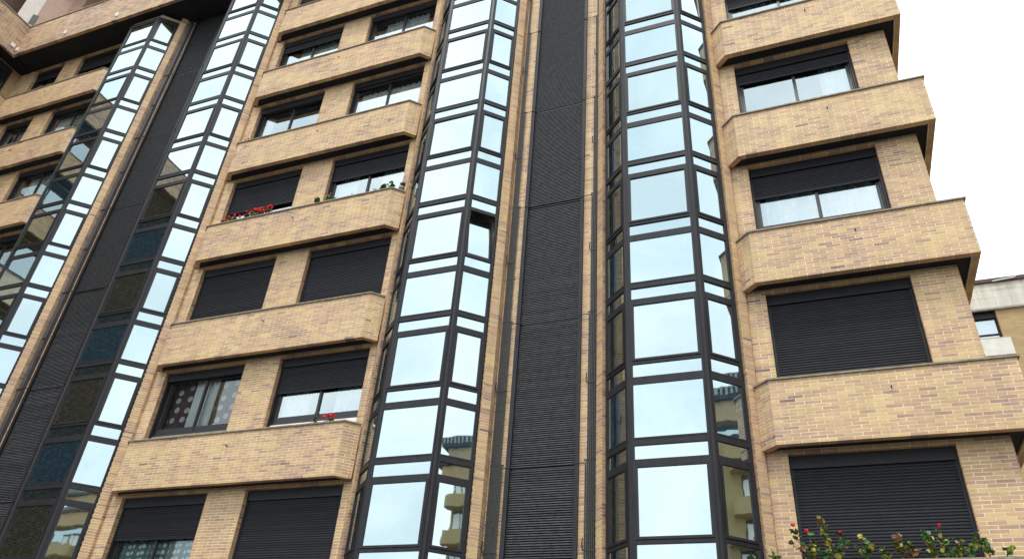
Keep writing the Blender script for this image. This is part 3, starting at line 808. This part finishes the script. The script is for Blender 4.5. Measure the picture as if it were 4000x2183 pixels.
def plant(name, label, cat, x, y, z, h, lean, nleaf, mats, blossoms=0, psize=1, bmat='petal_red', branches=3, spread=.07, group='geraniums along the parapets', bz=None):
    rnd = random.Random(int(abs(x*1000)+z*77))
    T = empty(name, label, cat, (x, y, z), group); T.rotation_euler = (0, 0, 0)
    st = MB(); tips = []
    for bnum in range(branches):
        hh = h*(1 if bnum == 0 else rnd.uniform(.45, .85)); ln = lean + (0 if bnum == 0 else rnd.uniform(-spread, spread)*1.6)
        pts = [(rnd.uniform(-.02, .02), rnd.uniform(-.02, .02), -.03)]
        for q in range(1, 5):
            t = q/4; pts.append((ln*t*t + rnd.uniform(-.012, .012), rnd.uniform(-.03, .01)*t, hh*t))
        st.tube(pts, .006, 5, .5); tips.append(pts)
    st.build('stem', 'stem', T)
    for i in range(int(nleaf*1.6)):
        pts = tips[i % len(tips)]; t = rnd.uniform(.25, 1.02); q = min(3, int(t*4)); f = t*4-q
        p0, p1 = Vector(pts[q]), Vector(pts[q+1]); c = p0.lerp(p1, f)
        off = Vector((rnd.uniform(-1, 1), rnd.uniform(-1, .5), rnd.uniform(-.6, .6)))*spread*.6
        o = link('leaf', leaf_mesh(rnd.choice(mats), rnd.randrange(3)), T, c+off)
        o.rotation_euler = (rnd.uniform(-.3, 1.5), rnd.uniform(-.7, .7), rnd.uniform(0, 6.28)); s = rnd.uniform(.9, 1.5); o.scale = (s, s, s)
    for i in range(blossoms):
        pts = tips[i % len(tips)]; c = Vector(pts[-1]) + Vector((rnd.uniform(-.03, .03), -.02, .03 + rnd.uniform(0, .03)))
        o = link('blossom', petal_mesh(bmat), T, c); o.rotation_euler = (rnd.uniform(-.5, .5), 0, rnd.uniform(0, 6)); s = rnd.uniform(.7, 1.0)*psize; o.scale = (s, s, s)
    return T
GY = .33; GZ = zb(-1)+1.19+.04
Gm = ['leaf_green', 'leaf_green', 'leaf_yellow']; Rm = ['leaf_red', 'leaf_red', 'leaf_green']; Mx = ['leaf_green', 'leaf_red', 'leaf_yellow', 'leaf_green']
low = [
 ('low green shoots at the left end of the bottom right ledge', -.62, .12, -.03, 10, Gm, 0),
 ('reddish geranium with one red bloom against the brick jamb, bottom right ledge', -.22, .44, -.14, 12, Rm, 1),
 ('geranium with dull red leaves just inside the shutter edge', -.12, .38, -.03, 14, Mx, 1),
 ('tallest leggy geranium, its yellow tip highest against the shutter', .10, .60, -.05, 20, Mx, 0),
 ('short geranium with red bloom right of the tallest stem', .22, .34, .03, 13, Mx, 1),
 ('bushy low green geranium at the foot of the tall one', .02, .18, .05, 16, Gm, 0),
 ('upright green stem with a yellow leaf in the gap left of centre', .55, .33, -.02, 20, Gm, 0),
 ('small green tuft between the upright stem and the red bush', .74, .14, .02, 14, Gm, 0),
 ('bushy red leaved geranium near the middle of the shutter', .98, .34, -.03, 30, Rm + ['leaf_yellow'], 0),
 ('dense red tinged stems filling the right of the red bush', 1.10, .25, .02, 16, Rm, 0),
 ('dense column of green leaves below the single high red bloom', 1.33, .38, -.03, 24, Gm, 0),
 ('leafy geranium carrying the single high red bloom', 1.50, .38, -.02, 14, Gm, 1),
 ('spreading green and yellow geranium right of centre', 1.60, .20, .08, 26, Gm + ['leaf_yellow'], 0),
 ('arching stem with yellow leaves leaning toward the right jamb', 1.78, .32, .12, 14, Gm + ['leaf_yellow'], 0),
 ('green plant at the right edge of the shutter', 1.98, .24, -.02, 16, Gm, 0),
 ('thin sprig at the far right against the brick', 2.16, .15, .08, 6, Gm, 0)]
for (lab, x, h, ln, nl, ms, bl) in low:
    plant('geranium', lab, 'plant', x, GY, GZ, h, ln, nl, ms, bl, group='plants on the bottom right ledge')
CZ3 = zb(2)+1.093
for i, (x, h, b, lab) in enumerate([(-12.95, .16, 3, 'leftmost clump of red geraniums under the nearly closed shutter'), (-12.70, .17, 3, 'second red geranium clump from the left under the nearly closed shutter'),
        (-12.38, .18, 2, 'third red geranium clump, beside the white planter'), (-12.15, .24, 2, 'taller red geranium clump right of the white planter'), (-11.9, .2, 3, 'fourth red geranium clump on the same ledge'), (-11.66, .2, 3, 'rightmost red geranium clump, nearest the pale pane')]):
    plant('geranium', lab, 'plant', x, .33, CZ3, h, random.uniform(-.03, .03), 12, ['leaf_green', 'leaf_red'], b+3, psize=1.35, branches=5, spread=.10, group='red geraniums on the left ledge')
plant('geranium', 'small green geranium in front of the brick pier, left block', 'plant', -10.20, .31, CZ3, .17, -.02, 22, ['leaf_green'], 0, spread=.08)
plant('geranium', 'small geranium with orange red bloom at the pier edge', 'plant', -9.84, .31, CZ3, .15, -.03, 18, ['leaf_green'], 1, spread=.08)
plant('geranium', 'bright green geranium at the kink of the ledge', 'plant', -8.18, .33, CZ3, .2, .0, 20, ['leaf_green'], 0, spread=.08)
plant('geranium', 'round leaved green geranium second from the clay pot', 'plant', -8.40, .33, CZ3, .2, .0, 14, ['leaf_green'], 0, spread=.06)
plant('geranium', 'tiny red geranium bloom at the ledge end, second ledge from the top', 'plant', -13.40, .33, zb(4)+1.093, .06, 0, 2, ['leaf_green'], 2)
plant('geranium', 'red flower sprig at the left end of the third highest ledge', 'plant', -13.2, .33, zb(3)+1.093, .06, 0, 2, ['leaf_green'], 2)
CZ1 = zb(0)+1.093
plant('geranium', 'red geranium in full bloom under the half shuttered window, left block', 'plant', -8.52, .33, CZ1, .10, .0, 6, ['leaf_green'], 6, psize=1.3, branches=5, spread=.07)
plant('geranium', 'grey green spiky plant beside the red geranium, left block', 'plant', -8.86, .33, CZ1, .22, .02, 16, ['leaf_grey'], 0, spread=.05)
def grass(label, x, z, n, h, mat='leaf_grey'):
    rnd = random.Random(int(abs(x)*100)); mb = MB()
    for i in range(n):
        a = rnd.uniform(-1, 1); hh = h*rnd.uniform(.5, 1); b = rnd.uniform(-.05, .05)
        p = [Vector((b, 0, 0)), Vector((b+a*.05, rnd.uniform(-.03, .03), hh*.7)), Vector((b+a*.14, rnd.uniform(-.05, .05), hh*.8 if abs(a) > .6 else hh))]
        for q in range(2):
            w = .004*(1-q*.4); mb.face([p[q]-Vector((w, 0, 0)), p[q]+Vector((w, 0, 0)), p[q+1]+Vector((w*.5, 0, 0)), p[q+1]-Vector((w*.5, 0, 0))])
    T = empty('spider_plant', label, 'plant', (x, .33, z), 'grassy plants on the left ledge'); mb.build('blades', mat, T); return T
grass('dry grassy plant in front of the left bright pane', -9.28, CZ3, 16, .16); grass('sparse dry blades just left of the window mullion', -9.02, CZ3, 8, .14)
grass('green spider plant with arching blades right of the mullion', -8.62, CZ3, 22, .2, 'leaf_green')
PT = empty('plant_pot', 'small striped clay pot on the sloping end of the ledge', 'pot', (-7.98, .45, CZ3))
pm = MB(); ns = 14
prof = [(.052, 0), (.062, .05), (.066, .09), (.072, .092), (.072, .112), (.060, .112), (.058, .09)]
for r_, z_ in prof:
    for i in range(ns): a = 2*math.pi*i/ns; pm.v.append((r_*math.cos(a), r_*math.sin(a), z_))
for q in range(len(prof)-1):
    for i in range(ns): pm.f.append((q*ns+i, q*ns+(i+1) % ns, (q+1)*ns+(i+1) % ns, (q+1)*ns+i))
pm.f.append(tuple(reversed(range(ns)))); pm.f.append(tuple((len(prof)-1)*ns+i for i in range(ns)))
pm.build('pot', 'terracotta', PT)
bnd = MB().tube([(0, 0, .03), (0, 0, .055)], .0645, 14); bnd.build('stripe', 'soffit', PT)
plant('geranium', 'small green plant growing in the striped clay pot', 'plant', -7.98, .45, CZ3+.10, .14, 0, 12, ['leaf_green'], 0, spread=.05)
WP = MB().box(-12.66, -12.2, .36, .46, CZ3, CZ3+.07).build('planter_box', 'sill'); tag(WP, 'low white planter among the red geraniums on the left ledge', 'planter')
for o in list(D.objects):
    if o.type == 'MESH' and o.name.split('.')[0] in ('bay_window', 'pier', 'gas_pipe', 'penthouse_wall'): fixnormals(o)
